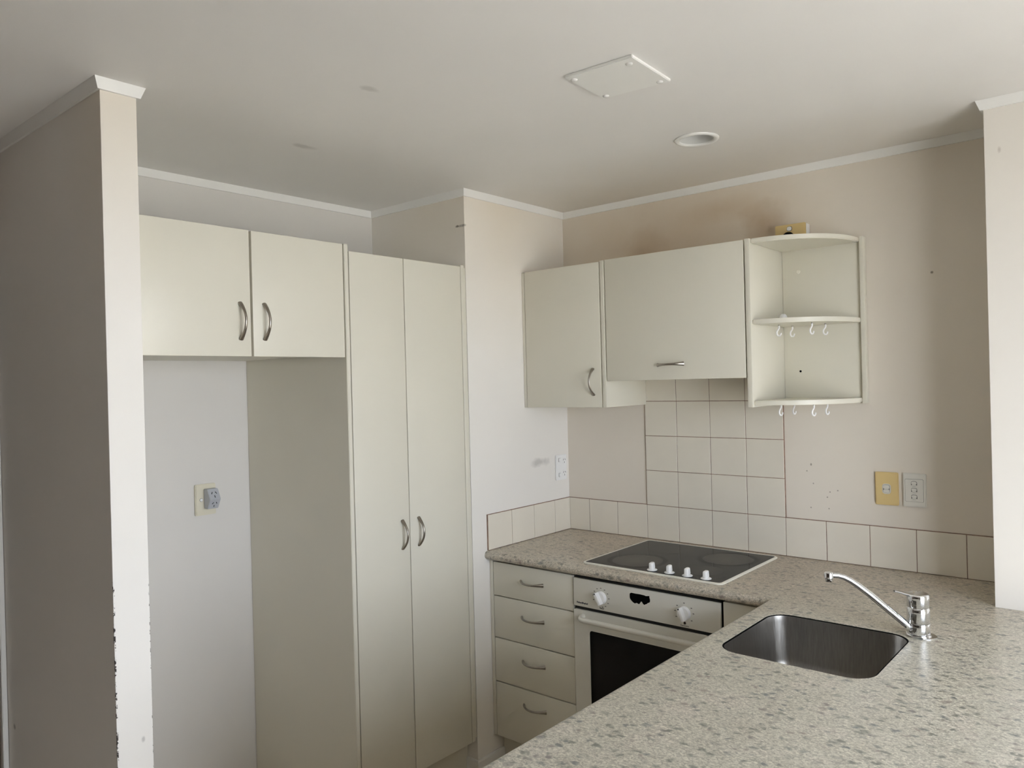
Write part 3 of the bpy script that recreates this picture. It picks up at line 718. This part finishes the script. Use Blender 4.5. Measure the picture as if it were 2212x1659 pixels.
lathe('aerator', [(0.0, 0.0), (0.0082, 0.0), (0.0092, 0.0012), (0.0102, 0.0085), (0.0, 0.0085)], (1.4735, -0.8615, 1.0490), M_chrome, nz, n=32)

# ------------------------------------------------------------------ hob
hb = thing('cooktop', (0.733, -0.295, 0.9), 'black glass electric hob with off-white trim and four white knobs', 'hob')
HB = (0.4475, 1.0180, -0.5425, -0.0475)
bm = bmesh.new()
oa = rrect(*HB, 0.022, 6); ob = rrect(HB[0]+0.003, HB[1]-0.003, HB[2]+0.003, HB[3]-0.003, 0.020, 6); oc = rrect(HB[0]+0.0095, HB[1]-0.0095, HB[2]+0.0095, HB[3]-0.0095, 0.012, 6)
rr = [[bm.verts.new((p[0], p[1], z)) for p in pl] for pl, z in ((oa, 0.9002), (oa, 0.9030), (ob, 0.9052), (oc, 0.9052), (oc, 0.9002))]
for a, b in zip(rr, rr[1:]+rr[:1]):
    for i in range(len(a)): j = (i+1) % len(a); bm.faces.new((a[i], a[j], b[j], b[i]))
finish('trim_frame', bm, M_cream_trim, hb, smooth=True)
prism('glass_top', rrect(HB[0]+0.0098, HB[1]-0.0098, HB[2]+0.0098, HB[3]-0.0098, 0.0118, 6), 'z', 0.9002, 0.9047, M_hob, hb)
for kx, ky, an in ((0.7345, -0.507, 0.12), (0.8050, -0.5085, 0.15), (0.8760, -0.5105, 0.12), (0.9465, -0.511, 0.10)):
    k = lathe('knob', [(0.0, 0.0), (0.0165, 0.0), (0.0185, 0.0015), (0.0185, 0.0030), (0.0168, 0.0044), (0.0, 0.0050)], (kx, ky, 0.9052), M_white, hb, n=32)
    bk = box_bm(-0.0080, 0.0080, -0.0150, 0.0140, 0.0035, 0.0290, 0.0050, 3)
    for v in bk.verts:
        if v.co.z > 0.018: v.co.y = v.co.y*0.90-0.001; v.co.x *= 0.94
        x_, y_ = v.co.x, v.co.y
        v.co = Vector((kx+x_*math.cos(an)-y_*math.sin(an), ky+x_*math.sin(an)+y_*math.cos(an), 0.9052+v.co.z))
    finish('grip', bk, M_white, k, smooth=True)

# ------------------------------------------------------------------ switches and sockets
def plate_back(th, x0, x1, z0, z1, mat, t=0.0095, y=-0.0004, r=0.005):
    o = prism('plate', rrect(x0, x1, z0, z1, r, 4), 'y', y-t, y, mat, th, bev=0.0028)
    return o
s1 = thing('light_switch', (1.395, -0.005, 1.126), 'yellowed single light switch on the back wall above splashback tiles', 'switch')
plate_back(s1, 1.3570, 1.4335, 1.1265, 1.2425, M_yellow)
sr = prism('switch_surround', rrect(1.3805, 1.4095, 1.1660, 1.2020, 0.010, 6), 'y', -0.0112, -0.0098, M_ivory, s1, bev=0.0005)
rk = prism('rocker', rrect(1.3845, 1.4055, 1.1695, 1.1985, 0.006, 5), 'y', -0.0128, -0.0110, M_greyprint, sr)
prism('rocker_face', rrect(1.3850, 1.4050, 1.1835, 1.1980, 0.005, 5), 'y', -0.0150, -0.0120, M_ivory, rk, bev=0.0008)
prism('rocker_face', rrect(1.3850, 1.4050, 1.1700, 1.1828, 0.005, 5), 'y', -0.0135, -0.0120, M_ivory, rk, bev=0.0006)
s2 = thing('light_switch', (1.484, -0.005, 1.126), 'white triple light switch plate right of the yellowed switch', 'switch')
plate_back(s2, 1.4475, 1.5210, 1.1265, 1.2430, M_ivory)
prism('gap_line', rrect(1.4550, 1.5135, 1.1450, 1.2235, 0.004, 4), 'y', -0.0104, -0.0096, M_greyprint, s2)
prism('inner_plate', rrect(1.4557, 1.5128, 1.1457, 1.2228, 0.0036, 4), 'y', -0.0112, -0.0100, M_ivory, s2)
for zc in (1.2075, 1.1845, 1.1610):
    rk = prism('rocker', rrect(1.4745, 1.4935, zc-0.0088, zc+0.0088, 0.006, 5), 'y', -0.0118, -0.0110, M_greyprint, s2)
    prism('rocker_face', rrect(1.4755, 1.4925, zc-0.0030, zc+0.0078, 0.0048, 5), 'y', -0.0140, -0.0114, M_ivory, rk, bev=0.0007)
    prism('rocker_face', rrect(1.4758, 1.4922, zc-0.0080, zc-0.0034, 0.0022, 4), 'y', -0.0128, -0.0114, M_ivory, rk)
def slots(parent, origin, X, Y, s=1.0, mat=None):
    """the three slanted slots of a socket, on the plane spanned by X (right) and Y (up)"""
    X = Vector(X).normalized(); Y = Vector(Y).normalized(); Z = X.cross(Y)
    for cx, cy, a in ((-0.0068, 0.004, 30), (0.0068, 0.004, -30), (0.0, -0.0085, 0)):
        bm = bmesh.new(); a = math.radians(-a)
        hw, hh = 0.0009*s*1.2, 0.0040*s
        base = []
        for dx, dy in ((-hw, -hh), (hw, -hh), (hw, hh), (-hw, hh)):
            px_, py_ = dx*math.cos(a)-dy*math.sin(a), dx*math.sin(a)+dy*math.cos(a)
            base.append((cx*s+px_, cy*s+py_))
        va = [bm.verts.new(Vector(origin)+X*p[0]+Y*p[1]) for p in base]; vb = [bm.verts.new(Vector(origin)+X*p[0]+Y*p[1]+Z*0.0004) for p in base]
        bm.faces.new(va); bm.faces.new(vb)
        for i in range(4): bm.faces.new((va[i], va[(i+1) % 4], vb[(i+1) % 4], vb[i]))
        finish('slot', bm, M_black, parent)
def plate_x(th, xw, y0, y1, z0, z1, mat, t=0.0095):
    return prism('plate', rrect(y0, y1, z0, z1, 0.005, 4), 'x', xw+0.0004, xw+t, mat, th, bev=0.0026)
p1 = thing('power_point', (0.005, -0.066, 1.136), 'white upright double power point on the side wall above the worktop', 'socket')
plate_x(p1, 0.0, -0.1060, -0.0265, 1.1360, 1.2520, M_white)
for zc in (1.2235, 1.1655):
    f = prism('socket_face', rrect(-0.0615, -0.0325, zc-0.0160, zc+0.0160, 0.009, 5), 'x', 0.0094, 0.0106, M_white, p1, bev=0.0004)
    slots(f, (0.0106, -0.0470, zc+0.001), (0, 1, 0), (0, 0, 1), 1.0)
for zc in (1.2290, 1.1600):
    f = prism('switch_button', rrect(-0.0905, -0.0735, zc-0.0090, zc+0.0090, 0.003, 4), 'x', 0.0094, 0.0100, M_greyprint, p1)
    prism('button_face', rrect(-0.0895, -0.0745, zc-0.0082, zc+0.0082, 0.003, 4), 'x', 0.0097, 0.0128, M_white, f, bev=0.0006)
p2 = thing('power_point', (FX+0.005, -1.497, 1.130), 'cream single power point on the back wall of the fridge recess', 'socket')
plate_x(p2, FX, -1.5360, -1.4560, 1.1300, 1.2450, M_cream_pl, t=0.011)
f = lathe('switch_button', [(0.0, 0.0004), (0.0062, 0.0004), (0.0062, 0.0)], (FX+0.011, -1.5145, 1.1875), M_greyprint, p2, axis=(1, 0, 0), n=24)
lathe('button_face', [(0.0, 0.0028), (0.0042, 0.0026), (0.0052, 0.0018), (0.0052, 0.0)], (FX+0.0112, -1.5145, 1.1875), M_white, f, axis=(1, 0, 0), n=24)
ad = thing('double_adapter', (FX+0.03, -1.483, 1.155), 'grey wedge-shaped double adapter plugged into the recess power point', 'adapter')
prism('body', [(FX+0.0125, 1.1555), (FX+0.0125, 1.2275), (FX+0.040, 1.2275), (FX+0.060, 1.1905), (FX+0.040, 1.1545)], 'y', -1.5050, -1.4630, M_grey_pl, ad, bev=0.0016)
up_ = Vector((-0.020, 0, 0.037)).normalized(); dn = Vector((0.020, 0, 0.036)).normalized()
slots(ad, Vector((FX+0.050, -1.484, 1.209))+Vector((0.037, 0, 0.020)).normalized()*0.0003, (0, 1, 0), up_, 1.15)
slots(ad, Vector((FX+0.050, -1.484, 1.1725))+Vector((0.036, 0, -0.020)).normalized()*0.0003, (0, 1, 0), dn, 1.05)
# surface box above the shelves, with its plug
p3 = thing('power_point', (1.092, -0.02, 2.082), 'yellowed power point on a white surface box above the corner shelves', 'socket')
box('mounting_box', 1.0370, 1.1480, -0.0340, -0.0005, 2.0840, 2.1560, M_white, p3, bev=0.003)
prism('plate', rrect(1.0320, 1.1460, 2.0830, 2.1590, 0.004, 4), 'y', -0.0450, -0.0345, M_yellow, p3, bev=0.0025)
f = prism('switch_button', rrect(1.0770, 1.0970, 2.1330, 2.1510, 0.007, 5), 'y', -0.0456, -0.0445, M_greyprint, p3)
prism('button_face', rrect(1.0785, 1.0955, 2.1345, 2.1495, 0.006, 5), 'y', -0.0490, -0.0450, M_white, f, bev=0.001)
pg = thing('power_plug', (1.085, -0.06, 2.08), 'black plug pushed into the yellowed power point above the shelves', 'plug')
lathe('plug_body', [(0.0, 0.030), (0.012, 0.029), (0.0185, 0.022), (0.0205, 0.008), (0.0195, 0.0)], (1.0870, -0.0455, 2.1080), M_black, pg, axis=(0, -1, 0), n=28)
tube('cord', [(1.078, -0.068, 2.104), (1.066, -0.078, 2.106), (1.056, -0.086, 2.100), (1.052, -0.090, 2.088), (1.050, -0.092, 2.0815)], [0.0075, 0.0065, 0.0055, 0.0045, 0.0042], M_black, pg, n=12)

# ------------------------------------------------------------------ ceiling fittings
cpn = thing('ceiling_plate', (1.087, -1.215, CZ), 'square white cover plate with four screws on the ceiling', 'cover plate')
PLZ = 2.3715
quad = [(1.190, -1.312), (1.182, -1.108), (0.983, -1.128), (0.994, -1.320)]
prism('plate', quad, 'z', PLZ, CZ-0.0003, M_trim, cpn, bev=0.0016)
for sx, sy in ((1.1635, -1.2830), (1.1600, -1.1270), (1.0020, -1.1420), (1.0060, -1.2960)):
    lathe('screw', [(0.0, -0.0042), (0.0045, -0.0038), (0.0080, -0.0022), (0.0092, 0.0)], (sx, sy, PLZ), M_screw, cpn, n=20)
dlt = thing('downlight', (DLX, DLY, CZ), 'round recessed white ceiling downlight, switched off', 'downlight')
lathe('rim', [(0.0720, -0.0004), (0.0718, -0.0030), (0.0690, -0.0058), (0.0640, -0.0066), (0.0590, -0.0058), (0.0565, -0.0040), (0.0560, -0.0010), (0.0560, 0.0100), (0.0575, 0.0100), (0.0590, -0.0004)], (DLX, DLY, CZ), M_trim, dlt, n=48)
lathe('reflector', [(0.0557, 0.0000), (0.0545, 0.020), (0.0510, 0.045), (0.0470, 0.060), (0.0, 0.060)], (DLX, DLY, CZ), M_refl, dlt, n=48)
lathe('lamp', [(0.0, 0.030), (0.018, 0.031), (0.030, 0.036), (0.036, 0.046), (0.036, 0.0595), (0.0, 0.0595)], (DLX, DLY, CZ), M_lamp, dlt, n=32)
